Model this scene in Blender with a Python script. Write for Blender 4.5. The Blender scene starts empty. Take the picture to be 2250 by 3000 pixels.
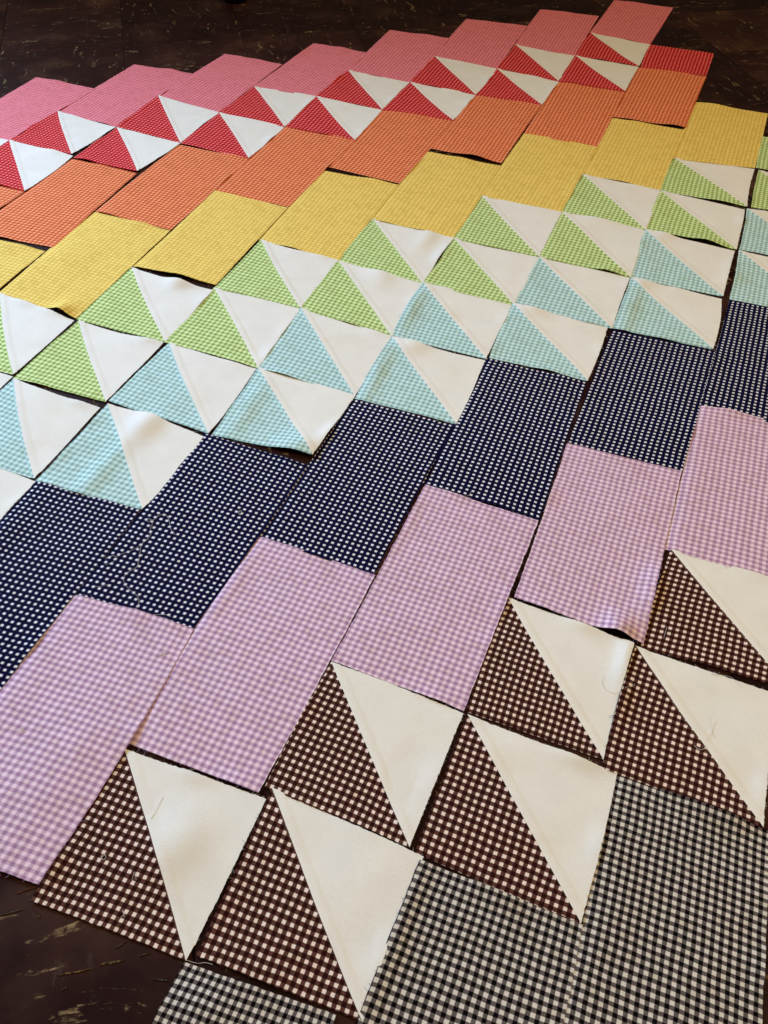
import bpy, math, random
from mathutils import Vector, Matrix

scene = bpy.context.scene
COL = scene.collection

# ------------------------------------------------------------------ camera
cam_data = bpy.data.cameras.new("camera")
cam_data.sensor_fit = 'HORIZONTAL'
cam_data.sensor_width = 36.0
cam_data.lens = 36.0 * 2828.6 / 2250.0
cam_data.clip_start = 0.01
cam_data.clip_end = 60.0
camera = bpy.data.objects.new("camera", cam_data)
COL.objects.link(camera)
right = Vector((0.93466173, 0.35495912, 0.02028506))
down = Vector((0.26459997, -0.65635578, -0.70652951))
fwd = Vector((-0.23747488, 0.66573351, -0.7073928))
rot = Matrix((right, -down, -fwd)).transposed().to_4x4()
camera.matrix_world = Matrix.Translation((1.33229843, -1.32049808, 0.68974288)) @ rot
scene.camera = camera
scene.render.resolution_x = 768
scene.render.resolution_y = 1024

# ------------------------------------------------------------------ world and lamps
world = bpy.data.worlds.new("World")
scene.world = world
world.use_nodes = True
wbg = world.node_tree.nodes["Background"]
wbg.inputs["Color"].default_value = (1.0, 0.81, 0.54, 1)
wbg.inputs["Strength"].default_value = 0.10


def area_lamp(name, loc, target, size, size_y, energy, color):
    d = bpy.data.lights.new(name, 'AREA')
    d.shape = 'RECTANGLE'
    d.size, d.size_y = size, size_y
    d.energy = energy
    d.color = color
    o = bpy.data.objects.new(name, d)
    COL.objects.link(o)
    o.location = loc
    o.rotation_euler = (Vector(target) - Vector(loc)).to_track_quat('-Z', 'Y').to_euler()
    return o


# a window on the left gives the cool light, a shaded room lamp on the right the warm light
window = area_lamp("window_light", (-1.3, 0.2, 1.1), (0.84, -0.86, 0.0), 0.8, 0.8, 18.6, (0.50, 0.72, 1.0))
window.data.spread = math.radians(72)
area_lamp("room_lamp_light", (2.3, -0.6, 3.0), (0.9, -0.1, 0.0), 0.4, 0.4, 55.0, (1.0, 0.75, 0.37))

vs = scene.view_settings
vs.view_transform = 'Standard'
vs.look = 'None'
vs.exposure = 0.0
vs.gamma = 1.0
vs.use_curve_mapping = False

# ------------------------------------------------------------------ helpers


def lin(r, g, b, k=1.0):
    def f(c):
        c /= 255.0
        return (c / 12.92 if c <= 0.04045 else ((c + 0.055) / 1.055) ** 2.4) * k
    return (f(r), f(g), f(b), 1.0)


def tag(o, label=None, category=None, group=None, kind=None):
    if label: o["label"] = label
    if category: o["category"] = category
    if group: o["group"] = group
    if kind: o["kind"] = kind
    return o


def link(o, parent=None):
    COL.objects.link(o)
    if parent is not None:
        o.parent = parent
    return o


def mesh_obj(name, verts, faces, mat, parent=None, loc=(0, 0, 0), uvs=None, smooth=True, sharp=None):
    me = bpy.data.meshes.new(name)
    me.from_pydata(verts, [], faces)
    if uvs is not None:
        lay = me.uv_layers.new(name="UVMap")
        for lp in me.loops:
            lay.data[lp.index].uv = uvs[lp.vertex_index]
    if smooth:
        me.polygons.foreach_set("use_smooth", [True] * len(me.polygons))
    me.materials.append(mat)
    if sharp:
        at = me.attributes.new("sharp_edge", 'BOOLEAN', 'EDGE')
        at.data.foreach_set("value", [(min(e.vertices), max(e.vertices)) in sharp for e in me.edges])
    me.update()
    o = bpy.data.objects.new(name, me)
    o.location = loc
    return link(o, parent)


class NT:
    """small helper around a material node tree"""
    def __init__(self, name):
        self.m = bpy.data.materials.new(name)
        self.m.use_nodes = True
        self.t = self.m.node_tree
        self.b = self.t.nodes["Principled BSDF"]

    def n(self, kind, **kw):
        nd = self.t.nodes.new(kind)
        for k, v in kw.items():
            setattr(nd, k, v)
        return nd

    def put(self, socket, v):
        if hasattr(v, "is_output"):
            self.t.links.new(v, socket)
        else:
            socket.default_value = v

    def math(self, op, a, b=0.0, c=None, clamp=False):
        nd = self.n("ShaderNodeMath", operation=op, use_clamp=clamp)
        self.put(nd.inputs[0], a)
        self.put(nd.inputs[1], b)
        if c is not None:
            self.put(nd.inputs[2], c)
        return nd.outputs[0]

    def vmath(self, op, a, b=(0, 0, 0), scale=None):
        nd = self.n("ShaderNodeVectorMath", operation=op)
        self.put(nd.inputs[0], a)
        self.put(nd.inputs[1], b)
        if scale is not None:
            self.put(nd.inputs["Scale"], scale)
        return nd.outputs[0]

    def mix(self, blend, fac, a, b):
        nd = self.n("ShaderNodeMix", data_type='RGBA', blend_type=blend)
        self.put(nd.inputs[0], fac)
        self.put(nd.inputs[6], a)
        self.put(nd.inputs[7], b)
        return nd.outputs[2]

    def ramp(self, fac, stops, interp='LINEAR'):
        nd = self.n("ShaderNodeValToRGB")
        nd.color_ramp.interpolation = interp
        el = nd.color_ramp.elements
        while len(el) < len(stops):
            el.new(0.5)
        for e, (p, c) in zip(el, stops):
            e.position = p
            e.color = c
        self.put(nd.inputs[0], fac)
        return nd.outputs[0]

    def noise(self, vec, scale, detail=3.0, rough=0.5, out="Fac"):
        nd = self.n("ShaderNodeTexNoise")
        self.put(nd.inputs["Vector"], vec)
        nd.inputs["Scale"].default_value = scale
        nd.inputs["Detail"].default_value = detail
        nd.inputs["Roughness"].default_value = rough
        return nd.outputs[out]


PITCH = 0.00640          # one repeat of the gingham check, metres


def cloth_finish(N, color, uv):
    """common finish of the cotton: slight blotches, thread relief, soft sheen"""
    geo = N.n("ShaderNodeNewGeometry")
    blot = N.noise(geo.outputs["Position"], 38.0, 3.0)
    bl = N.math('MULTIPLY_ADD', blot, 0.14, 0.93)
    fine = N.noise(geo.outputs["Position"], 900.0, 2.0)
    fl = N.math('MULTIPLY_ADD', fine, 0.22, 0.89)
    k = N.math('MULTIPLY', bl, fl)
    gray = N.n("ShaderNodeCombineColor")
    for i in range(3):
        N.put(gray.inputs[i], k)
    col = N.mix('MULTIPLY', 1.0, color, gray.outputs[0])
    N.put(N.b.inputs["Base Color"], col)
    N.b.inputs["Roughness"].default_value = 0.92
    N.b.inputs["Specular IOR Level"].default_value = 0.04
    # woven thread relief
    wv = N.vmath('MULTIPLY', uv, (1, 1, 0))
    sep = N.n("ShaderNodeSeparateXYZ")
    N.put(sep.inputs[0], wv)
    sx = N.math('SINE', N.math('MULTIPLY', sep.outputs[0], 2 * math.pi * 12))
    sy = N.math('SINE', N.math('MULTIPLY', sep.outputs[1], 2 * math.pi * 12))
    th = N.math('MULTIPLY', sx, sy)
    crease = N.noise(geo.outputs["Position"], 140.0, 3.0)
    h = N.math('ADD', N.math('MULTIPLY', th, 0.25), N.math('MULTIPLY', crease, 2.2))
    bump = N.n("ShaderNodeBump")
    bump.inputs["Strength"].default_value = 0.2
    bump.inputs["Distance"].default_value = 0.0005
    N.put(bump.inputs["Height"], h)
    N.put(N.b.inputs["Normal"], bump.outputs[0])


def gingham(name, c0, c1, c2, w=0.5, soft=0.10, wv=None):
    """c0 the light check, c1 where one stripe passes, c2 where two stripes cross"""
    N = NT(name)
    uv0 = N.n("ShaderNodeUVMap").outputs[0]
    wob = N.noise(uv0, 0.22, 2.0, 0.5, "Color")
    wob = N.vmath('SUBTRACT', wob, (0.5, 0.5, 0.5))
    uv = N.vmath('ADD', uv0, N.vmath('SCALE', wob, scale=0.30))
    jit = N.noise(uv0, 7.0, 1.0, 0.5, "Color")
    jit = N.vmath('SUBTRACT', jit, (0.5, 0.5, 0.5))
    uvj = N.vmath('ADD', uv, N.vmath('SCALE', jit, scale=0.10))
    sep = N.n("ShaderNodeSeparateXYZ")
    N.put(sep.inputs[0], uvj)
    masks = []
    for i, ww in ((0, w), (1, wv or w)):
        fr = N.math('FRACT', sep.outputs[i])
        tri = N.math('ABSOLUTE', N.math('MULTIPLY_ADD', fr, 2.0, -1.0))   # 1 at the border of a repeat, 0 in its middle
        mr = N.n("ShaderNodeMapRange", interpolation_type='SMOOTHSTEP')
        N.put(mr.inputs[0], tri)
        mr.inputs[1].default_value = (1 - ww) - soft
        mr.inputs[2].default_value = (1 - ww) + soft
        masks.append(mr.outputs[0])
    v = N.math('MULTIPLY', N.math('ADD', masks[0], masks[1]), 0.5)
    col = N.ramp(v, [(0.0, c0), (0.5, c1), (1.0, c2)])
    # every check its own slight tint
    cell = N.vmath('FLOOR', uv)
    wn = N.n("ShaderNodeTexWhiteNoise", noise_dimensions='2D')
    N.put(wn.inputs["Vector"], cell)
    tint = N.ramp(wn.outputs["Value"], [(0.0, (0.90, 0.88, 0.83, 1)), (0.45, (1, 1, 1, 1)), (1.0, (1, 1, 1, 1))])
    col = N.mix('MULTIPLY', 1.0, col, tint)
    cloth_finish(N, col, uv)
    return N.m


def plain_cloth(name, c):
    N = NT(name)
    uv = N.n("ShaderNodeUVMap").outputs[0]
    geo = N.n("ShaderNodeNewGeometry")
    cream_noise = N.noise(geo.outputs["Position"], 9.0, 4.0)  # random blotches, slightly creamier than the base colour
    col = N.ramp(cream_noise, [(0.0, c), (0.62, c), (0.80, (c[0] * 0.96, c[1] * 0.92, c[2] * 0.84, 1)), (1.0, (c[0] * 0.96, c[1] * 0.92, c[2] * 0.84, 1))])
    cloth_finish(N, col, uv)
    return N.m


def simple(name, c, rough=0.8, spec=0.3):
    N = NT(name)
    geo = N.n("ShaderNodeNewGeometry")
    nz = N.noise(geo.outputs["Position"], 60.0, 3.0)
    dark = (c[0] * 0.75, c[1] * 0.75, c[2] * 0.75, 1)
    N.put(N.b.inputs["Base Color"], N.ramp(nz, [(0.3, dark), (0.7, c)]))
    N.b.inputs["Roughness"].default_value = rough
    N.b.inputs["Specular IOR Level"].default_value = spec
    return N.m


# ------------------------------------------------------------------ materials
MAT = {
    "pink": gingham("pink_gingham_cotton", lin(248, 156, 168), lin(231, 130, 146), lin(206, 102, 118), 0.52, 0.2),
    "red": gingham("red_gingham_cotton", lin(255, 142, 144), lin(208, 52, 60), lin(164, 18, 26), 0.55, 0.14),
    "orange": gingham("orange_gingham_cotton", lin(255, 178, 136), lin(229, 123, 84), lin(198, 88, 48), 0.52, 0.14),
    "yellow": gingham("yellow_gingham_cotton", lin(250, 225, 136), lin(238, 203, 108), lin(222, 184, 88), 0.5, 0.16),
    "green": gingham("green_gingham_cotton", lin(228, 244, 186), lin(190, 213, 144), lin(134, 160, 90), 0.5, 0.14),
    "teal": gingham("aqua_gingham_cotton", lin(214, 242, 244), lin(182, 216, 220), lin(140, 174, 178), 0.5, 0.16),
    "navy": gingham("navy_gingham_cotton", lin(228, 226, 236), lin(20, 20, 66), lin(9, 9, 40), 0.57, 0.06),
    "lav": gingham("lavender_gingham_cotton", lin(244, 217, 238), lin(205, 174, 203), lin(168, 128, 167), 0.5, 0.16),
    "brown": gingham("brown_gingham_cotton", lin(240, 222, 214), lin(92, 58, 52), lin(44, 18, 15), 0.55, 0.08),
    "black": gingham("black_gingham_cotton", lin(218, 212, 208), lin(98, 90, 91), lin(12, 9, 11), 0.5, 0.08),
    "white": plain_cloth("white_cotton", lin(236, 233, 230)),
}
THREAD = {
    "pink": simple("pink_thread", lin(214, 98, 124), 0.9, 0.1), "red": simple("red_thread", lin(200, 50, 66), 0.9, 0.1),
    "orange": simple("orange_thread", lin(228, 110, 64), 0.9, 0.1), "yellow": simple("yellow_thread", lin(238, 205, 100), 0.9, 0.1),
    "green": simple("green_thread", lin(170, 200, 110), 0.9, 0.1), "teal": simple("aqua_thread", lin(165, 215, 220), 0.9, 0.1),
    "navy": simple("navy_thread", lin(24, 24, 62), 0.9, 0.1), "lav": simple("lavender_thread", lin(205, 170, 212), 0.9, 0.1),
    "brown": simple("brown_thread", lin(70, 42, 38), 0.9, 0.1), "black": simple("black_thread", lin(60, 56, 58), 0.9, 0.1),
    "white": simple("white_thread", lin(222, 220, 216), 0.9, 0.1),
}


def floor_tile_material():
    N = NT("dark_marbled_floor_tile")
    tc = N.n("ShaderNodeTexCoord").outputs["Object"]
    oi = N.n("ShaderNodeObjectInfo")
    off = N.math('MULTIPLY', oi.outputs["Random"], 47.0)
    comb = N.n("ShaderNodeCombineXYZ")
    N.put(comb.inputs[0], off)
    N.put(comb.inputs[1], off)
    p = N.vmath('ADD', tc, comb.outputs[0])
    cloud = N.noise(p, 9.0, 5.0, 0.6)
    base = N.ramp(cloud, [(0.30, lin(27, 11, 11)), (0.52, lin(42, 21, 19)), (0.75, lin(68, 46, 37))])
    tone = N.ramp(oi.outputs["Random"], [(0.0, (0.75, 0.70, 0.72, 1)), (0.5, (1, 0.92, 0.9, 1)), (1.0, (1.7, 1.75, 1.6, 1))])
    base = N.mix('MULTIPLY', 1.0, base, tone)
    # tan marbling streaks that run along each tile's own direction
    sp = N.vmath('MULTIPLY', p, (1.0, 7.5, 1.0))
    warp = N.noise(p, 14.0, 2.0, 0.5, "Color")
    sp = N.vmath('ADD', sp, N.vmath('SCALE', warp, scale=0.30))
    st = N.noise(sp, 15.0, 5.0, 0.62)
    mr = N.ramp(st, [(0.605, (0, 0, 0, 1)), (0.67, (1, 1, 1, 1))])
    brk = N.noise(p, 150.0, 3.0, 0.6)
    mb = N.ramp(brk, [(0.40, (0, 0, 0, 1)), (0.62, (1, 1, 1, 1))])
    m = N.math('MULTIPLY', N.math('MULTIPLY', mr, mb), 0.85)
    col = N.mix('MIX', m, base, lin(156, 132, 98))
    # pale scuffs
    sc = N.noise(N.vmath('MULTIPLY', p, (3.0, 1.0, 1.0)), 26.0, 6.0, 0.7)
    sm = N.math('MULTIPLY', N.ramp(sc, [(0.60, (0, 0, 0, 1)), (0.78, (1, 1, 1, 1))]), 0.35)
    col = N.mix('MIX', sm, col, lin(112, 100, 92))
    N.put(N.b.inputs["Base Color"], col)
    rr = N.math('MULTIPLY_ADD', N.noise(p, 30.0, 4.0), 0.30, 0.34)
    N.put(N.b.inputs["Roughness"], rr)
    N.b.inputs["Specular IOR Level"].default_value = 0.06
    b = N.n("ShaderNodeBump")
    b.inputs["Strength"].default_value = 0.25
    b.inputs["Distance"].default_value = 0.0006
    N.put(b.inputs["Height"], N.noise(p, 120.0, 4.0))
    N.put(N.b.inputs["Normal"], b.outputs[0])
    return N.m


M_TILE = floor_tile_material()
M_GROUT = simple("dark_floor_joint", lin(18, 12, 11), 0.9, 0.1)


def fleck(name, c):
    """worn-in colour that breaks up into the dark tile"""
    N = NT(name)
    geo = N.n("ShaderNodeNewGeometry")
    nz = N.noise(geo.outputs["Position"], 480.0, 4.0, 0.65)
    N.put(N.b.inputs["Base Color"], N.ramp(nz, [(0.40, lin(38, 24, 20)), (0.60, c)]))
    N.b.inputs["Roughness"].default_value = 0.7
    N.b.inputs["Specular IOR Level"].default_value = 0.06
    return N.m


M_FLECK = [fleck("tan_floor_fleck", lin(104, 88, 64)), fleck("grey_floor_fleck", lin(92, 85, 77)),
           fleck("gold_floor_fleck", lin(122, 100, 60)), fleck("rust_floor_fleck", lin(106, 66, 45))]
M_FOOT = simple("dark_wood_foot", lin(30, 22, 20), 0.4, 0.4)
M_RUBBER = simple("black_rubber", lin(20, 20, 24), 0.5, 0.4)

# ------------------------------------------------------------------ the floor
rnd = random.Random(11)
floor = mesh_obj("floor", [(-3.2, -3.4, -0.004), (3.8, -3.4, -0.004), (3.8, 3.2, -0.004), (-3.2, 3.2, -0.004)], [(0, 1, 2, 3)], M_GROUT, smooth=False)
tag(floor, "dark brown marbled tile floor, worn and scratched", "floor", kind="structure")

TS, TA = 0.2286, math.radians(33.1)
SEAM = Vector((-0.011, 0.2101))


def tile_mesh(seed):
    r = random.Random(seed)
    h, bv = TS / 2 - 0.0004, 0.0007
    v, f = [], []
    for (s, z) in ((h, -0.003), (h, -0.0006), (h - bv, 0.0)):
        for (a, b) in ((-1, -1), (1, -1), (1, 1), (-1, 1)):
            v.append((a * s, b * s, z + (r.uniform(-0.0001, 0.0001) if z == 0 else 0)))
    for k in (0, 4):
        for i in range(4):
            j = (i + 1) % 4
            f.append((k + i, k + j, k + 4 + j, k + 4 + i))
    f.append((8, 9, 10, 11))
    me = bpy.data.meshes.new("floor_tile")
    me.from_pydata(v, [], f)
    me.materials.append(M_TILE)
    return me


tile_meshes = [tile_mesh(i) for i in range(4)]
ca, sa = math.cos(TA), math.sin(TA)
for i in range(-14, 15):
    for j in range(-14, 15):
        x = SEAM.x + (i + 0.5) * TS * ca - (j + 0.5) * TS * sa
        y = SEAM.y + (i + 0.5) * TS * sa + (j + 0.5) * TS * ca
        # only where the picture, or a step beside it, can see
        d = Vector((x, y, 0)) - camera.matrix_world.translation
        zc = d.dot(fwd)
        if zc < 0.3 or zc > 2.4:
            continue
        px, py = d.dot(right) / zc, d.dot(down) / zc
        if abs(px) > 0.62 or abs(py) > 0.78:
            continue
        o = bpy.data.objects.new("floor_tile", rnd.choice(tile_meshes))
        o.location = (x, y, rnd.uniform(-0.0003, 0.0))
        o.rotation_euler = (0, 0, TA + (math.pi / 2 if (i + j) % 2 else 0) + rnd.choice((0, math.pi)))
        link(o, floor)

# ------------------------------------------------------------------ the fabric pieces
# kind, column, then the corners top-left, top-right, bottom-right, bottom-left in tenths of a millimetre
PIECES = [
    ("pink", 1, (1296, 1280, 2527, 1250, 2418, -1082, 1243, -1207)),
    ("red1", 1, (1159, -1074, 2424, -1071, 2425, -2335, 1159, -2337)),
    ("pink", 2, (2570, 2509, 3737, 2556, 3720, 34, 2469, 169)),
    ("red1", 2, (2476, 174, 3693, 41, 3609, -1115, 2415, -1077)),
    ("red2", 2, (2409, -1071, 3661, -1151, 3673, -2432, 2408, -2389)),
    ("orange", 2, (2407, -2416, 3666, -2422, 3665, -4931, 2402, -4937)),
    ("pink", 3, (3854, 3646, 5050, 3617, 4987, 1200, 3696, 1411)),
    ("red1", 3, (3685, 1427, 4996, 1223, 4976, -91, 3718, 28)),
    ("red2", 3, (3732, 3, 4976, -75, 4855, -1219, 3715, -1224)),
    ("orange", 3, (3724, -1241, 4879, -1265, 4983, -3626, 3686, -3727)),
    ("yellow", 3, (3697, -3746, 4948, -3754, 4950, -6264, 3696, -6266)),
    ("pink", 4, (5161, 4822, 6319, 4826, 6234, 2485, 5024, 2450)),
    ("red1", 4, (5020, 2468, 6236, 2503, 6255, 1139, 4977, 1209)),
    ("red2", 4, (4981, 1217, 6245, 1158, 6227, -153, 4962, -91)),
    ("orange", 4, (5001, -133, 6233, -135, 6220, -2594, 4980, -2551)),
    ("yellow", 4, (4978, -2551, 6223, -2612, 6239, -4975, 5026, -4874)),
    ("green1", 4, (5021, -4854, 6241, -5018, 6228, -6235, 4993, -6208)),
    ("green2", 4, (4971, -6258, 6235, -6256, 6236, -7515, 4961, -7518)),
    ("pink", 5, (6272, 6162, 7498, 6189, 7541, 3744, 6283, 3817)),
    ("red1", 5, (6289, 3829, 7542, 3764, 7502, 2426, 6223, 2492)),
    ("red2", 5, (6227, 2502, 7501, 2439, 7518, 1126, 6236, 1140)),
    ("orange", 5, (6242, 1147, 7515, 1141, 7464, -1339, 6245, -1304)),
    ("yellow", 5, (6245, -1292, 7463, -1364, 7480, -3631, 6266, -3635)),
    ("green1", 5, (6240, -3661, 7505, -3749, 7513, -5000, 6252, -4992)),
    ("green2", 5, (6296, -5001, 7507, -5013, 7480, -6262, 6263, -6282)),
    ("teal1", 5, (6267, -6283, 7476, -6371, 7485, -7620, 6240, -7598)),
    ("teal2", 5, (6267, -7651, 7523, -7651, 7523, -8908, 6259, -8913)),
    ("pink", 6, (7492, 7414, 8736, 7526, 8813, 5034, 7545, 5128)),
    ("red1", 6, (7536, 5151, 8811, 5045, 8799, 3692, 7529, 3753)),
    ("red2", 6, (7530, 3769, 8798, 3713, 8767, 2504, 7488, 2422)),
    ("orange", 6, (7497, 2441, 8763, 2521, 8710, 4, 7523, 91)),
    ("yellow", 6, (7467, -55, 8715, -40, 8727, -2446, 7505, -2360)),
    ("green1", 6, (7509, -2346, 8729, -2429, 8723, -3699, 7487, -3703)),
    ("green2", 6, (7488, -3690, 8731, -3687, 8788, -5044, 7498, -5004)),
    ("teal1", 6, (7557, -4976, 8764, -5053, 8808, -6315, 7501, -6231)),
    ("teal2", 6, (7513, -6275, 8778, -6372, 8746, -7597, 7516, -7645)),
    ("navy", 6, (7523, -7638, 8732, -7608, 8762, -9956, 7501, -10077)),
    ("pink", 7, (8763, 8621, 9968, 8726, 10021, 6267, 8800, 6361)),
    ("red1", 7, (8796, 6374, 10026, 6288, 10015, 4902, 8802, 5035)),
    ("red2", 7, (8803, 5043, 10032, 4911, 10004, 3742, 8787, 3699)),
    ("orange", 7, (8782, 3714, 10002, 3757, 9960, 1279, 8755, 1347)),
    ("yellow", 7, (8765, 1221, 9978, 1201, 9993, -1264, 8732, -1208)),
    ("green1", 7, (8732, -1189, 9991, -1249, 9975, -2546, 8709, -2445)),
    ("green2", 7, (8712, -2436, 9978, -2538, 10018, -3838, 8715, -3704)),
    ("teal1", 7, (8719, -3683, 10015, -3827, 10037, -5099, 8766, -5041)),
    ("teal2", 7, (8767, -5028, 10043, -5083, 10012, -6235, 8846, -6323)),
    ("navy", 7, (8777, -6321, 10015, -6381, 9950, -8746, 8769, -8788)),
    ("lav", 7, (8774, -8790, 9958, -8742, 10053, -11216, 8759, -11259)),
    ("pink", 8, (10097, 9886, 11340, 9926, 11252, 7463, 10022, 7644)),
    ("red1", 8, (10020, 7660, 11254, 7483, 11259, 6228, 10018, 6270)),
    ("red2", 8, (10016, 6284, 11256, 6237, 11244, 4935, 10012, 4894)),
    ("orange", 8, (10018, 4911, 11248, 4952, 11250, 2477, 10030, 2493)),
    ("yellow", 8, (10030, 2510, 11256, 2489, 11224, 93, 9977, 105)),
    ("green1", 8, (9985, 121, 11227, 95, 11230, -1284, 9981, -1266)),
    ("green2", 8, (9984, -1250, 11227, -1271, 11224, -2575, 9964, -2551)),
    ("teal1", 8, (9965, -2532, 11221, -2566, 11224, -3832, 10006, -3812)),
    ("teal2", 8, (10019, -3842, 11220, -3859, 11267, -5137, 10049, -5142)),
    ("navy", 8, (10058, -5147, 11254, -5169, 11219, -7553, 10024, -7504)),
    ("lav", 8, (10018, -7498, 11234, -7547, 11202, -9984, 10011, -9970)),
    ("brown1", 8, (10031, -10024, 11278, -10003, 11296, -11300, 10063, -11333)),
    ("red2", 9, (11252, 7501, 12496, 7498, 12508, 6301, 11287, 6198)),
    ("orange", 9, (11273, 6215, 12518, 6274, 12497, 3804, 11273, 3770)),
    ("yellow", 9, (11281, 3733, 12504, 3724, 12462, 1375, 11255, 1413)),
    ("green1", 9, (11242, 1417, 12471, 1363, 12466, 41, 11217, 86)),
    ("green2", 9, (11216, 102, 12462, 56, 12508, -1329, 11219, -1284)),
    ("teal1", 9, (11218, -1267, 12499, -1312, 12513, -2618, 11210, -2581)),
    ("teal2", 9, (11204, -2556, 12455, -2571, 12457, -3804, 11254, -3798)),
    ("navy", 9, (11240, -3804, 12453, -3822, 12501, -6250, 11254, -6198)),
    ("lav", 9, (11269, -6194, 12493, -6264, 12468, -8680, 11238, -8612)),
    ("brown1", 9, (11243, -8629, 12471, -8699, 12449, -9973, 11224, -9920)),
    ("brown2", 9, (11280, -9904, 12572, -10001, 12565, -11223, 11342, -11242)),
    ("black", 9, (11290, -11309, 12391, -11245, 12470, -13786, 11213, -13780)),
    ("yellow", 10, (12532, 5004, 13746, 4992, 13744, 2723, 12493, 2541)),
    ("green1", 10, (12480, 2569, 13743, 2688, 13763, 1353, 12464, 1349)),
    ("green2", 10, (12461, 1358, 13741, 1234, 13756, -4, 12453, 47)),
    ("teal1", 10, (12449, 61, 13738, -48, 13728, -1309, 12495, -1320)),
    ("teal2", 10, (12512, -1340, 13718, -1370, 13755, -2576, 12510, -2608)),
    ("navy", 10, (12516, -2633, 13787, -2596, 13733, -4954, 12491, -4968)),
    ("lav", 10, (12488, -4983, 13728, -4962, 13753, -7415, 12531, -7321)),
    ("brown1", 10, (12478, -7342, 13676, -7453, 13655, -8703, 12490, -8673)),
    ("brown2", 10, (12505, -8698, 13784, -8790, 13774, -10062, 12498, -9992)),
    ("black", 10, (12553, -10035, 13790, -10066, 13850, -12560, 12545, -12559)),
    ("green1", 11, (13752, 3990, 15010, 4001, 15015, 2737, 13760, 2744)),
    ("green2", 11, (13806, 2652, 15075, 2634, 15070, 1366, 13819, 1345)),
    ("teal1", 11, (13763, 1268, 15036, 1281, 15033, 12, 13791, 23)),
    ("teal2", 11, (13787, -15, 15059, -51, 15061, -1314, 13811, -1343)),
    ("navy", 11, (13814, -1355, 15038, -1292, 15040, -3797, 13752, -3741)),
    ("lav", 11, (13751, -3757, 15016, -3699, 15013, -6227, 13765, -6175)),
    ("brown1", 11, (13800, -6160, 15026, -6188, 15026, -7445, 13737, -7464)),
    ("brown2", 11, (13689, -7462, 14932, -7523, 14923, -8838, 13657, -8787)),
    ("black", 11, (13777, -8771, 14985, -8847, 15110, -11290, 13830, -11250)),
]
THREADS = {
    "navy_long": [(9328, -8779), (9363, -8723), (9342, -8653), (9301, -8606), (9221, -8574), (9135, -8533), (9075, -8481), (9053, -8413), (9075, -8349), (9100, -8294), (9080, -8223), (9043, -8146), (9002, -8047), (8990, -8011), (9010, -7938), (9000, -7858), (8962, -7801), (8948, -7746), (8922, -7701), (8894, -7725), (8865, -7724), (8873, -7690), (8927, -7687), (8934, -7634), (8965, -7591), (9012, -7584), (9064, -7625), (9109, -7681), (9154, -7736), (9211, -7779), (9236, -7775)],
    "navy_branch": [(8994, -8033), (8960, -8099), (8910, -8165), (8873, -8209), (8855, -8245), (8866, -8292), (8846, -8340), (8807, -8378)],
    "navy_hook": [(8863, -8259), (8839, -8249), (8810, -8254), (8781, -8280), (8770, -8313)],
    "navy_low": [(8865, -8652), (8926, -8622), (8960, -8593), (8983, -8573)],
    "lav_edge": [(9494, -8779), (9559, -8738), (9653, -8695), (9700, -8702)],
    "white_curl": [(13500, -7895), (13491, -7950), (13524, -8014), (13579, -8037), (13637, -8027), (13694, -7960), (13746, -7920), (13759, -7883)],
    "lint1": [(14405, -7977), (14438, -8085), (14432, -8147), (14405, -8228)],
    "lint2": [(14461, -8004), (14445, -8106), (14473, -8177)],
    "lint3": [(14322, -8307), (14363, -8331), (14406, -8308), (14411, -8272)],
    "brown_edge": [(14363, -7533), (14439, -7510), (14516, -7486), (14569, -7523), (14623, -7567)],
    "brown_short": [(13919, -7142), (13915, -7215), (13912, -7272)],
    "corner1": [(13490, -7384), (13563, -7326), (13600, -7298)],
    "corner2": [(13580, -7390), (13599, -7348), (13632, -7299)],
    "corner3": [(13708, -7140), (13736, -7114), (13774, -7092)],
    "black_edge": [(11287, -11296), (11370, -11284), (11422, -11259), (11475, -11253)],
    "lav_top1": [(11362, -6161), (11398, -6186), (11438, -6197)],
    "lav_top2": [(11686, -6220), (11728, -6185), (11746, -6099)],
    "lav_gap": [(10722, -7568), (10810, -7533), (10870, -7554), (10926, -7566)],
    "white_fold": [(10529, -10280), (10539, -10380), (10546, -10483)],
    "ring": [(9667, -7254), (9691, -7265), (9700, -7298), (9679, -7301), (9661, -7272), (9670, -7253)],
    "lint_brown1": [(10359, -10889), (10354, -10849), (10385, -10857), (10385, -10885), (10359, -10875), (10371, -10848)],
    "lint_brown2": [(10658, -10944), (10648, -10910), (10647, -10888), (10686, -10933)],
    "lint_brown3": [(10724, -11205), (10734, -11175), (10710, -11158), (10749, -11195)],
    "lint_lav1": [(9815, -9136), (9828, -9099), (9839, -9071), (9837, -9115), (9860, -9078), (9891, -9043)],
    "lint_lav2": [(9143, -10211), (9159, -10187), (9181, -10171), (9181, -10199), (9211, -10177)],
}
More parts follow.
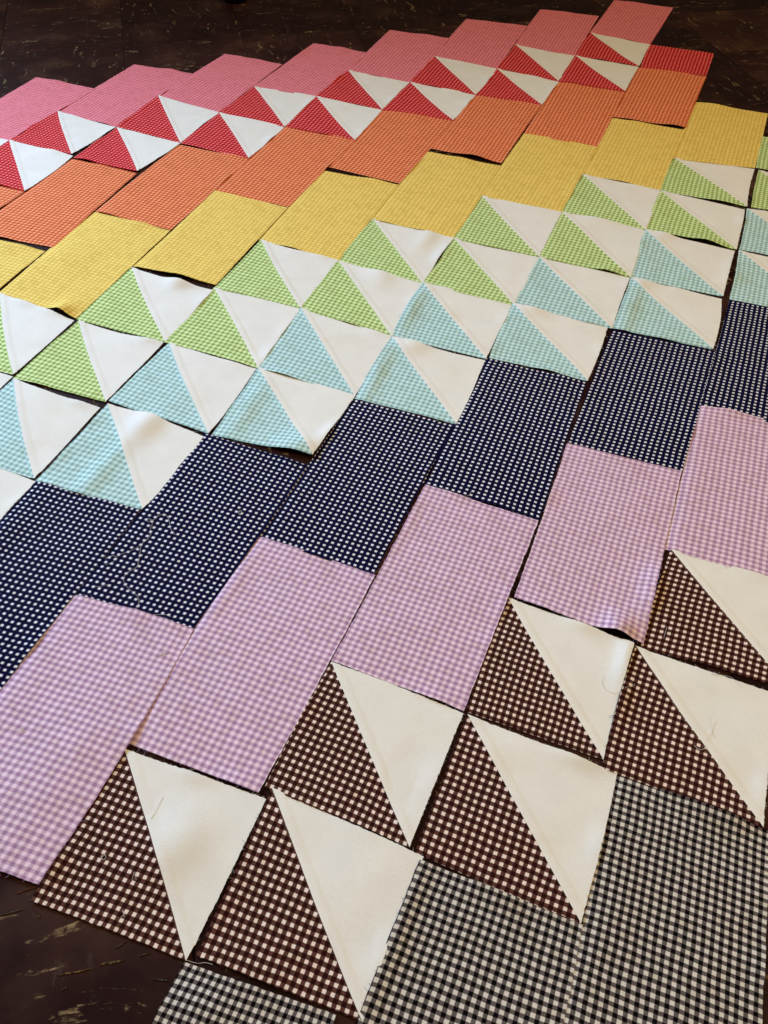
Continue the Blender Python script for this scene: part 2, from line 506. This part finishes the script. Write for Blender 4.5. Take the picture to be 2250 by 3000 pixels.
FLECKS = [(10521, -11699, 10886, -11437), (9924, -11328, 10029, -11227), (10796, -11396, 10850, -11333), (10971, -11385, 11035, -11335), (9917, -11493, 10056, -11408), (10173, -11419, 10188, -11393), (10601, -11762, 10634, -11730), (11128, -11485, 11245, -11458), (399, 1821, 739, 2029), (931, 1893, 1016, 2115), (1217, 1875, 1321, 1994), (1416, 2498, 1561, 2619), (1532, 3184, 1607, 3258), (824, 2730, 1215, 3003), (303, 4406, 806, 3668), (135, 3574, 425, 3496), (1673, 4375, 1921, 4551), (3598, 6473, 4369, 5315), (3432, 5494, 3834, 4865), (3309, 5006, 3463, 4823), (4897, 5136, 5206, 5441), (4849, 7160, 5128, 7240), (5455, 6903, 5985, 7258), (5584, 6293, 6036, 6673), (5640, 6058, 6103, 5535), (6595, 7421, 6902, 7629), (7258, 7226, 7497, 6940), (8274, 8722, 8469, 8411), (6511, 7337, 6590, 7327), (12644, 10643, 12881, 10799), (11852, 8753, 12005, 8500), (12355, 8872, 12522, 8627), (11500, 7896, 11589, 7853), (12790, 7204, 12900, 7253), (12983, 6915, 13293, 7164), (12659, 6588, 12831, 6737), (12575, 5875, 13552, 6551), (13343, 5437, 13636, 5099), (13463, 6180, 13629, 6375), (12231, 9143, 12340, 8995)]


LAYER = {"pink": 0.1, "red": 0.6, "orange": 0.3, "yellow": 0.5, "green": 0.4, "teal": 0.2, "navy": 0.5, "lav": 0.8, "brown": 0.4, "black": 0.2}
# raised places: (s, t, radius_s, radius_t, height in mm)
BUMPS = {
    ("yellow", 4): [(0.80, 1.0, 0.11, 0.10, 8.0), (0.30, 0.55, 0.22, 0.2, 1.5)],
    ("lav", 10): [(0.80, 0.985, 0.12, 0.09, 8.0), (0.99, 0.74, 0.10, 0.14, 5.0)],
    ("lav", 7): [(0.70, 0.62, 0.30, 0.36, 3.0)],  # low swell shaped to stand in for a soft bluish shadow
    ("lav", 8): [(0.03, 0.27, 0.06, 0.22, 2.0)],
    ("lav", 9): [(0.02, 0.25, 0.05, 0.2, 1.5)],
    ("teal2", 7): [(0.82, 0.93, 0.22, 0.22, 6.5), (0.15, 0.55, 0.10, 0.4, 2.5)],
    ("teal2", 6): [(0.46, 0.10, 0.14, 0.22, 6.0), (0.42, 0.75, 0.10, 0.4, 3.0)],
    ("teal1", 8): [(0.05, 0.5, 0.08, 0.4, 3.0)],
    ("teal1", 10): [(0.22, 0.0, 0.12, 0.12, 3.5)],
    ("teal2", 10): [(0.16, 0.02, 0.14, 0.12, 3.0), (0.10, 0.6, 0.08, 0.5, 2.5)],
    ("teal2", 9): [(0.20, 0.02, 0.16, 0.12, 3.5)],
    ("teal2", 8): [(0.25, 0.04, 0.16, 0.16, 4.0), (0.08, 0.6, 0.07, 0.4, 2.5)],
    ("green1", 5): [(0.60, 0.03, 0.12, 0.14, 4.0)],
    ("green1", 7): [(0.72, 0.1, 0.1, 0.3, 2.5)],
    ("green2", 10): [(0.68, 1.0, 0.16, 0.10, 5.0)],
    ("green2", 9): [(0.75, 1.0, 0.14, 0.10, 3.5)],
    ("green2", 7): [(0.55, 0.1, 0.14, 0.15, 3.0)],
    ("brown1", 8): [(0.62, 0.42, 0.18, 0.22, 4.0)],  # rise in the white half, mimics a cast shadow band by its tilt
    ("brown1", 9): [(0.80, 0.62, 0.10, 0.2, -1.5)],
    ("brown1", 10): [(0.97, 0.10, 0.07, 0.25, 3.5)],
    ("brown2", 11): [(0.02, 0.6, 0.05, 0.5, 1.2)],
    ("orange", 7): [(0.6, 1.0, 0.3, 0.05, 3.0)],
    ("orange", 9): [(0.85, 1.0, 0.16, 0.05, 3.0)],
    ("yellow", 5): [(0.5, 1.0, 0.4, 0.06, 3.0)],
    ("black", 10): [(0.03, 0.2, 0.06, 0.3, 2.5)],
    ("black", 9): [(0.25, 0.10, 0.2, 0.06, 3.0)],  # added rise near the top edge, imitates a band of bluish shade
    ("pink", 4): [(0.02, 0.2, 0.05, 0.2, 2.0), (0.0, 1.0, 0.1, 0.06, 2.0)],
    ("navy", 6): [(0.15, 0.4, 0.12, 0.4, 2.0)],
}
# edges that bow in or out, mm: top and bottom downwards, left and right to the right
NO_TUCK = {("lav", 10), ("navy", 10), ("navy", 11), ("black", 10), ("black", 9), ("lav", 9), ("red2", 9), ("green1", 11), ("pink", 4)}
BOW = {("lav", 11): (0, -2.2, 0, 0), ("lav", 7): (0, 0, 0, 4.0), ("lav", 8): (0, 0, -4.2, 0), ("navy", 7): (0, 0, 0, 1.5), ("teal2", 6): (-3.0, 0, 0, 0), ("green2", 5): (1.2, 0, 0, 0), ("teal1", 5): (1.0, 0, 0, 0),
       ("green1", 5): (2.2, 0, 0, 0), ("brown2", 11): (3.0, 0, 0, 0), ("teal2", 7): (0, -1.5, 0, 0)}
THICK = 0.00026


def wave_field(r, amp, n=5):
    """a few crossing waves: the gentle unevenness of pressed cotton lying on a floor"""
    ws = []
    for _ in range(n):
        ang = r.uniform(0, 2 * math.pi)
        wl = r.uniform(0.45, 1.5)
        ws.append((math.cos(ang) * 2 * math.pi / wl, math.sin(ang) * 2 * math.pi / wl, r.uniform(0, 6.28), r.uniform(0.4, 1.0)))

    def f(s, t):
        return amp * sum(a * math.sin(kx * s + ky * t + p) for kx, ky, p, a in ws) / n * 2.0
    return f


def smooth01(x):
    x = max(0.0, min(1.0, x))
    return x * x * (3 - 2 * x)


class Sheet:
    """the surface of one piece of fabric: maps (s, t) in the unit square to a point"""
    def __init__(self, key, corners, length, is_hst, base, r):
        self.c = corners
        self.len = length
        self.hst = is_hst
        self.base = base
        self.r = r
        self.w1 = wave_field(r, 0.55 if is_hst else 0.40)
        self.wx, self.wy = wave_field(r, 0.5), wave_field(r, 0.5)
        self.bumps = list(BUMPS.get(key, []))
        # curled edges, different on every piece
        for _ in range(3 if is_hst else 4):
            e = r.randrange(4)
            q = r.uniform(0.15, 0.85)
            h = r.uniform(0.6, 2.2)
            rs = 0.14
            s, t, a, b = ((q, 0.0, rs, 0.07), (q, 1.0, rs, 0.07), (0.0, q, 0.07, rs), (1.0, q, 0.07, rs))[e]
            L = 1.0 if length == 1 else 0.5
            self.bumps.append((s, t, a, b * (L if length == 2 else 1), h))
        bs = 0.0011 if is_hst else 0.0007
        self.bow = [r.gauss(0, bs) + q * 0.001 for q in BOW.get(key, (0, 0, 0, 0))]
        self.cell = 0.125
        self.tuck = 0.0 if (is_hst or key in NO_TUCK) else 0.0028

    def point(self, s, t):
        c = self.c
        a, b = c[0].lerp(c[1], s), c[3].lerp(c[2], s)
        p = a.lerp(b, t)
        ex = (c[1] - c[0]).normalized()
        ey = (c[3] - c[0]).normalized()
        ss, st = math.sin(math.pi * s), math.sin(math.pi * t)
        p = p + ey * (self.bow[0] * ss * (1 - t) + self.bow[1] * ss * t) + ex * (self.bow[2] * st * (1 - s) + self.bow[3] * st * s)
        p = p - ex * self.tuck * (1 - s) ** 2
        wob = 0.00035
        p = p + ex * self.wx(s * 2, t * 2 * self.len) * wob + ey * self.wy(s * 2, t * 2 * self.len) * wob
        z = self.base + 0.6 + self.w1(s, t * self.len)
        for (s0, t0, rs, rt, h) in self.bumps:
            z += h * math.exp(-((s - s0) / rs) ** 2 - ((t - t0) / rt) ** 2)
        if self.hst:
            d = (s - t) * self.cell * 1000 / math.sqrt(2)      # mm from the seam, white side positive
            if d >= 0:
                z += 0.75 * (1 - smooth01((d - 5.5) / 3.0))
            else:
                z += 0.75 * math.exp(-(d / 1.6) ** 2)
        if self.tuck:
            z = 0.3 + (z - 0.3) * smooth01(s / 0.06)
        return Vector((p.x, p.y, max(0.25, z) * 0.001))


def sheet_mesh(sheet, origin, nu, nv, half, phase, rotuv, fray_rng):
    """half: None the whole piece, 'low' below the diagonal seam, 'high' above it"""
    idx, verts, uvs, faces = {}, [], [], []

    def vid(i, j):
        if (i, j) not in idx:
            s, t = i / nu, j / nv
            p = sheet.point(s, t) - origin
            on_edge = (i in (0, nu) or j in (0, nv))
            if on_edge:
                p.x += fray_rng.gauss(0, 0.00018)
                p.y += fray_rng.gauss(0, 0.00018)
            idx[(i, j)] = len(verts)
            verts.append(p)
            u, v = s * 0.125 / PITCH, t * 0.125 * sheet.len / PITCH
            cu, su = math.cos(rotuv), math.sin(rotuv)
            uvs.append((u * cu - v * su + phase[0], u * su + v * cu + phase[1]))
        return idx[(i, j)]

    for i in range(nu):
        for j in range(nv):
            if half is None:
                faces.append((vid(i, j), vid(i, j + 1), vid(i + 1, j + 1), vid(i + 1, j)))
            elif half == 'low':
                if i < j:
                    faces.append((vid(i, j), vid(i, j + 1), vid(i + 1, j + 1), vid(i + 1, j)))
                elif i == j:
                    faces.append((vid(i, j), vid(i, j + 1), vid(i + 1, j + 1)))
            else:
                if i > j:
                    faces.append((vid(i, j), vid(i, j + 1), vid(i + 1, j + 1), vid(i + 1, j)))
                elif i == j:
                    faces.append((vid(i, j), vid(i + 1, j + 1), vid(i + 1, j)))
    # thickness: underside and edge strip
    n = len(verts)
    edges = {}
    for f in faces:
        for a, b in zip(f, f[1:] + f[:1]):
            if (b, a) in edges:
                del edges[(b, a)]
            else:
                edges[(a, b)] = True
    verts2 = verts + [Vector((v.x, v.y, v.z - THICK)) for v in verts]
    faces2 = faces + [tuple(n + k for k in reversed(f)) for f in faces] + [(a, n + a, n + b, b) for (a, b) in edges]
    border = [(verts[a], verts[b]) for (a, b) in edges]
    sharp = set()
    for (a, b) in edges:
        sharp.add((min(a, b), max(a, b)))
        sharp.add((n + min(a, b), n + max(a, b)))
    return verts2, faces2, uvs + uvs, border, sharp


def tube(verts, faces, pts, rad, sides=3):
    base = len(verts)
    for k, p in enumerate(pts):
        a = pts[max(k - 1, 0)]
        b = pts[min(k + 1, len(pts) - 1)]
        d = (b - a)
        d = d.normalized() if d.length > 1e-9 else Vector((1, 0, 0))
        n1 = d.cross(Vector((0, 0, 1)))
        n1 = n1.normalized() if n1.length > 1e-6 else Vector((1, 0, 0))
        n2 = d.cross(n1)
        for q in range(sides):
            an = 2 * math.pi * q / sides
            verts.append(p + (n1 * math.cos(an) + n2 * math.sin(an)) * rad)
    for k in range(len(pts) - 1):
        for q in range(sides):
            q2 = (q + 1) % sides
            faces.append((base + k * sides + q, base + k * sides + q2, base + (k + 1) * sides + q2, base + (k + 1) * sides + q))


def add_fray(parent, border, mat, r, count, skip=None):
    """loose yarn ends standing out of the cut edge"""
    verts, faces = [], []
    for _ in range(count):
        a, b = r.choice(border)
        if skip and skip(a, b):
            continue
        p = a.lerp(b, r.random())
        e = (b - a).normalized()
        out = Vector((-e.y, e.x, 0)) * -1.0          # outwards for the winding used above
        L = r.uniform(0.0005, 0.0016) if r.random() < 0.88 else r.uniform(0.002, 0.0045)
        side = r.uniform(-1.3, 1.3)
        q0 = p - out * 0.0006 + Vector((0, 0, -0.0001))
        q1 = p + out * L * 0.5 + e * side * L * 0.3 + Vector((0, 0, r.uniform(-0.0002, 0.0004)))
        q2 = p + out * L + e * side * L * 0.9 + Vector((0, 0, r.uniform(-0.0006, 0.0006)))
        q2.z = max(q2.z, 0.0003)
        tube(verts, faces, [q0, q1, q2], 0.00011)
    o = mesh_obj("frayed_threads", verts, faces, mat, parent)
    tag(o, kind="stuff")
    return o


ORD = ["first", "second", "third", "fourth", "fifth", "sixth", "seventh", "eighth"]
WORD = {"pink": "pink", "red": "red", "orange": "orange", "yellow": "yellow", "green": "green", "teal": "aqua blue", "navy": "navy blue", "lav": "lavender", "brown": "dark brown", "black": "black"}
NAME = {"pink": "pink", "red": "red", "orange": "orange", "yellow": "yellow", "green": "green", "teal": "aqua", "navy": "navy", "lav": "lavender", "brown": "brown", "black": "black"}
SPECIAL = {
    ("yellow", 4): "yellow gingham rectangle with its lower corner curled up, second from the left",
    ("lav", 10): "lavender gingham rectangle with a curled, fraying lower right corner, second from the right",
    ("lav", 7): "leftmost lavender gingham rectangle, its lower edge against the bare floor",
    ("navy", 7): "navy blue gingham rectangle with a long white thread lying on it, second from the left",
    ("red", 9): "plain red gingham square at the upper right corner, no white triangle",
    ("green", 11): "plain green gingham square cut by the right frame edge, below the rightmost yellow rectangle",
    ("black", 9): "leftmost black and white gingham rectangle, tucked under a brown square at the bottom",
    ("black", 10): "middle one of the three black and white gingham rectangles at the bottom",
    ("black", 11): "rightmost black and white gingham rectangle in the bottom right corner",
    ("pink", 8): "rightmost pink gingham rectangle, at the very top of the quilt",
    ("pink", 1): "leftmost pink gingham rectangle, cut by the left frame edge",
}

cols = {}
for kind, col, _ in PIECES:
    full = (kind == "red2" and col == 9) or (kind == "green1" and col == 11)
    if not full:
        cols.setdefault(kind, []).append(col)

for kind, col, raw in PIECES:
    color = kind.rstrip("12")
    hst = kind[-1] in "12"
    full = (kind == "red2" and col == 9) or (kind == "green1" and col == 11)
    r = random.Random(sum(ord(ch) * 31 for ch in kind) * 101 + col * 977)
    cs = [Vector((raw[i] * 1e-4, raw[i + 1] * 1e-4, 0)) for i in (0, 2, 4, 6)]
    length = 1 if hst else 2
    base = LAYER[color] + 0.14 * (col % 2) + (0.12 if kind.endswith("2") else 0.0)
    sheet = Sheet((kind, col), cs, length, hst and not full, base, r)
    origin = (cs[0] + cs[1] + cs[2] + cs[3]) / 4
    phase = (r.random(), r.random())
    rotuv = r.gauss(0, 0.008)
    w = WORD[color]
    if hst and not full:
        k = cols[kind].index(col)
        nrow = len(cols[kind])
        row = "upper" if kind.endswith("1") else "lower"
        place = "leftmost" if k == 0 else ("rightmost" if k == nrow - 1 else ORD[k] + " from the left")
        if k == nrow - 2 and nrow > 3:
            place = "second from the right"
        root = bpy.data.objects.new(NAME[color] + "_and_white_triangle_square", None)
        root.empty_display_size = 0.03
        root.location = origin
        link(root)
        tag(root, "%s and white triangle square, %s in the %s %s row" % (w, place, row, w),
            "fabric square", "%s and white triangle squares" % w)
        n = 60
        for half, mname, pname in (("low", color, "gingham_triangle"), ("high", "white", "white_triangle")):
            v, f, uv, border, sharp = sheet_mesh(sheet, origin, n, n, half, phase, rotuv, r)
            o = mesh_obj(pname, v, f, MAT[mname], root, uvs=uv, sharp=sharp)
            # yarn ends only along the cut edges, not along the seam
            diag = (cs[2] - cs[0]).normalized()

            def on_seam(a, b, diag=diag, c0=cs[0] - origin):
                m = (a + b) / 2 - c0
                return abs(m.x * diag.y - m.y * diag.x) < 0.004
            add_fray(o, border, THREAD[mname], r, 70, on_seam)
    else:
        key = (color, col)
        if key in SPECIAL:
            label = SPECIAL[key]
        else:
            lst = cols[kind]
            k = lst.index(col)
            place = "leftmost" if k == 0 else ("rightmost" if k == len(lst) - 1 else ("second from the right" if k == len(lst) - 2 else ORD[k] + " from the left"))
            label = "%s gingham rectangle, %s in the stepped %s row" % (w, place, w)
        nm = NAME[color] + ("_gingham_square" if full else "_gingham_rectangle")
        nu, nv = (30, 30) if full else (28, 52)
        v, f, uv, border, sharp = sheet_mesh(sheet, origin, nu, nv, None, phase, rotuv, r)
        o = mesh_obj(nm, v, f, MAT[color], None, loc=origin, uvs=uv, sharp=sharp)
        tag(o, label, "fabric square" if full else "fabric rectangle", None if full else "%s gingham rectangles" % w)
        add_fray(o, border, THREAD[color], r, 130)

# ------------------------------------------------------------------ loose threads and lint


def catmull(pts, n=6):
    out = []
    for i in range(len(pts) - 1):
        p0, p1, p2, p3 = pts[max(i - 1, 0)], pts[i], pts[i + 1], pts[min(i + 2, len(pts) - 1)]
        for k in range(n):
            t = k / n
            out.append(0.5 * ((2 * p1) + (p2 - p0) * t + (2 * p0 - 5 * p1 + 4 * p2 - p3) * t * t + (3 * p1 - p0 - 3 * p2 + p3) * t ** 3))
    out.append(pts[-1])
    return out


TH_INFO = {
    "navy_long": ("loose_thread", "long curly white thread lying across the navy rectangle", 2.6, "white", 0.00015),
    "navy_branch": ("loose_thread", "fine white thread branching left from the long thread on navy", 2.6, "white", 0.00011),
    "navy_hook": ("loose_thread", "tiny hooked white thread end left of the long thread on navy", 2.7, "white", 0.00013),
    "navy_low": ("loose_thread", "faint straight fibre near the lower left corner of the threaded navy rectangle", 2.5, "white", 0.00012),
    "lav_edge": ("loose_thread", "thin white thread poking from a lavender top edge over navy", 3.0, "white", 0.00014),
    "white_curl": ("loose_thread", "curved white thread lying over a white triangle edge onto brown checks", 4.2, "white", 0.00012),
    "lint1": ("lint_fibre", "long grey fibre on the white triangle at the right edge", 3.4, "white", 0.00009),
    "lint2": ("lint_fibre", "short grey fibre crossing another on the right white triangle", 3.5, "white", 0.00011),
    "lint3": ("loose_thread", "small looped white thread on the brown side of the right diagonal seam", 4.2, "white", 0.00018),
    "brown_edge": ("loose_thread", "pale thread pulled out of a brown square's lower edge at the right", 2.8, "white", 0.00018),
    "brown_short": ("loose_thread", "short straight white thread on the uppermost right brown checks", 2.9, "white", 0.00014),
    "corner1": ("loose_thread", "white yarn end left of the curled lavender corner", 4.0, "white", 0.00014),
    "corner2": ("loose_thread", "white yarn end hanging below the curled lavender corner", 4.0, "white", 0.00014),
    "corner3": ("loose_thread", "white yarn end at the right side of the curled lavender corner", 4.0, "white", 0.00014),
    "black_edge": ("loose_thread", "grey thread along the top corner of the leftmost black rectangle", 3.6, "white", 0.00016),
    "lav_top1": ("loose_thread", "tiny yarn end at the top left of the middle lavender rectangle", 3.2, "white", 0.00013),
    "lav_top2": ("loose_thread", "short white yarn end on the middle lavender rectangle's top edge", 3.2, "white", 0.00013),
    "lav_gap": ("loose_thread", "thin thread lying in the gap above the second lavender rectangle", 2.6, "white", 0.00014),
    "white_fold": ("loose_thread", "bright straight thread on the lowest left white triangle", 4.8, "white", 0.00015),
    "ring": ("lint_speck", "tiny ring of lint on the dotted navy fabric", 2.6, "white", 0.00022),
    "lint_brown1": ("lint_ball", "small grey lint ball on the lowest left brown checks", 3.0, "white", 0.00018),
    "lint_brown2": ("lint_fibre", "forked lint fibre right of the lint ball on brown checks", 3.0, "white", 0.00013),
    "lint_brown3": ("lint_fibre", "small lint fibre near the lower edge of the lowest left brown checks", 3.0, "white", 0.00013),
    "lint_lav1": ("lint_tuft", "cream lint tuft on the leftmost lavender rectangle near its right edge", 3.6, "white", 0.00022),
    "lint_lav2": ("lint_tuft", "pale lint tuft near the left frame edge on lavender", 3.8, "white", 0.00018),
}
deps = bpy.context.evaluated_depsgraph_get()
bpy.context.view_layer.update()
for key, pts in THREADS.items():
    nm, label, z, mn, rad = TH_INFO[key]
    rr = random.Random(key)
    P = []
    for x, y in pts:
        hit, loc, *_ = scene.ray_cast(bpy.context.evaluated_depsgraph_get(), Vector((x * 1e-4, y * 1e-4, 0.1)), Vector((0, 0, -1)))
        zz = (loc.z if hit else 0.001) + rad + 0.0001
        P.append(Vector((x * 1e-4, y * 1e-4, zz + rr.uniform(0, 0.0003))))
    o0 = P[0].copy()
    v, f = [], []
    tube(v, f, [p - o0 for p in catmull(P)], rad, 5)
    o = mesh_obj(nm, v, f, THREAD[mn], None, loc=o0)
    tag(o, label, "thread" if "thread" in nm else "lint", "loose threads and lint")

# ------------------------------------------------------------------ chips and streaks in the floor
for k, (x0, y0, x1, y1) in enumerate(FLECKS):
    rr = random.Random(500 + k)
    a, b = Vector((x0 * 1e-4, y0 * 1e-4, 0)), Vector((x1 * 1e-4, y1 * 1e-4, 0))
    d = b - a
    L = d.length
    e = d / max(L, 1e-6)
    nrm = Vector((-e.y, e.x, 0))
    mat = M_FLECK[2] if k == 0 else (M_FLECK[3] if k == 1 else M_FLECK[rr.randrange(2)])
    v, f = [], []
    # one or two ragged slivers of lighter colour worn into the tile
    cuts = [(0.0, 1.0)] if L < 0.02 or rr.random() < 0.4 else [(0.0, rr.uniform(0.35, 0.55)), (rr.uniform(0.58, 0.68), 1.0)]
    for (f0, f1) in cuts:
        n = max(5, int(L * (f1 - f0) / 0.0018))
        wmax = rr.uniform(0.0003, 0.0007) * (1.3 if k == 0 else 1.0)
        base = len(v)
        drift = 0.0
        for q in range(n + 1):
            u = q / n
            drift += rr.gauss(0, 0.00025)
            w = wmax * (0.12 + math.sin(math.pi * u) ** 0.6 * rr.uniform(0.45, 1.0))
            cpos = e * L * (f0 + (f1 - f0) * u) + nrm * drift
            for sgn, z in ((1, 0.00022), (-1, 0.00022), (-1, -0.0006), (1, -0.0006)):
                v.append(cpos + nrm * sgn * w * rr.uniform(0.6, 1.1) + Vector((0, 0, z)))
        for q in range(n):
            for c in range(4):
                c2 = (c + 1) % 4
                f.append((base + q * 4 + c, base + q * 4 + c2, base + (q + 1) * 4 + c2, base + (q + 1) * 4 + c))
        f.append((base, base + 3, base + 2, base + 1))
        f.append((base + n * 4, base + n * 4 + 1, base + n * 4 + 2, base + n * 4 + 3))
    if v:
        o = mesh_obj("streak", v, f, mat, floor, loc=a, smooth=False)

# ------------------------------------------------------------------ furniture feet at the far edge of the floor


def lathe(name, prof, mat, parent, seg=24, sq=0.0):
    v, f = [], []
    for (rad, z) in prof:
        for k in range(seg):
            an = 2 * math.pi * k / seg
            cx, sx = math.cos(an), math.sin(an)
            q = 1.0 / max(abs(cx), abs(sx)) if sq else 1.0
            q = 1 + (q - 1) * sq
            v.append((rad * cx * q, rad * sx * q, z))
    for a in range(len(prof) - 1):
        for k in range(seg):
            k2 = (k + 1) % seg
            f.append((a * seg + k, a * seg + k2, (a + 1) * seg + k2, (a + 1) * seg + k))
    f.append(tuple(reversed(range(seg))))
    f.append(tuple((len(prof) - 1) * seg + k for k in range(seg)))
    return mesh_obj(name, v, f, mat, parent)


ft = bpy.data.objects.new("furniture_foot", None)
ft.location = (0.262, 0.648, 0)
link(ft)
tag(ft, "round black furniture foot cut off by the top frame edge", "furniture foot")
lathe("rubber_pad", [(0.017, 0.001), (0.026, 0.004), (0.030, 0.012), (0.029, 0.022), (0.022, 0.028), (0.012, 0.03)], M_RUBBER, ft)
lathe("stem", [(0.012, 0.029), (0.011, 0.05), (0.013, 0.08), (0.016, 0.12)], M_FOOT, ft)

# ------------------------------------------------------------------ render settings
scene.render.engine = 'CYCLES'
scene.cycles.use_denoising = True
scene.cycles.max_bounces = 6
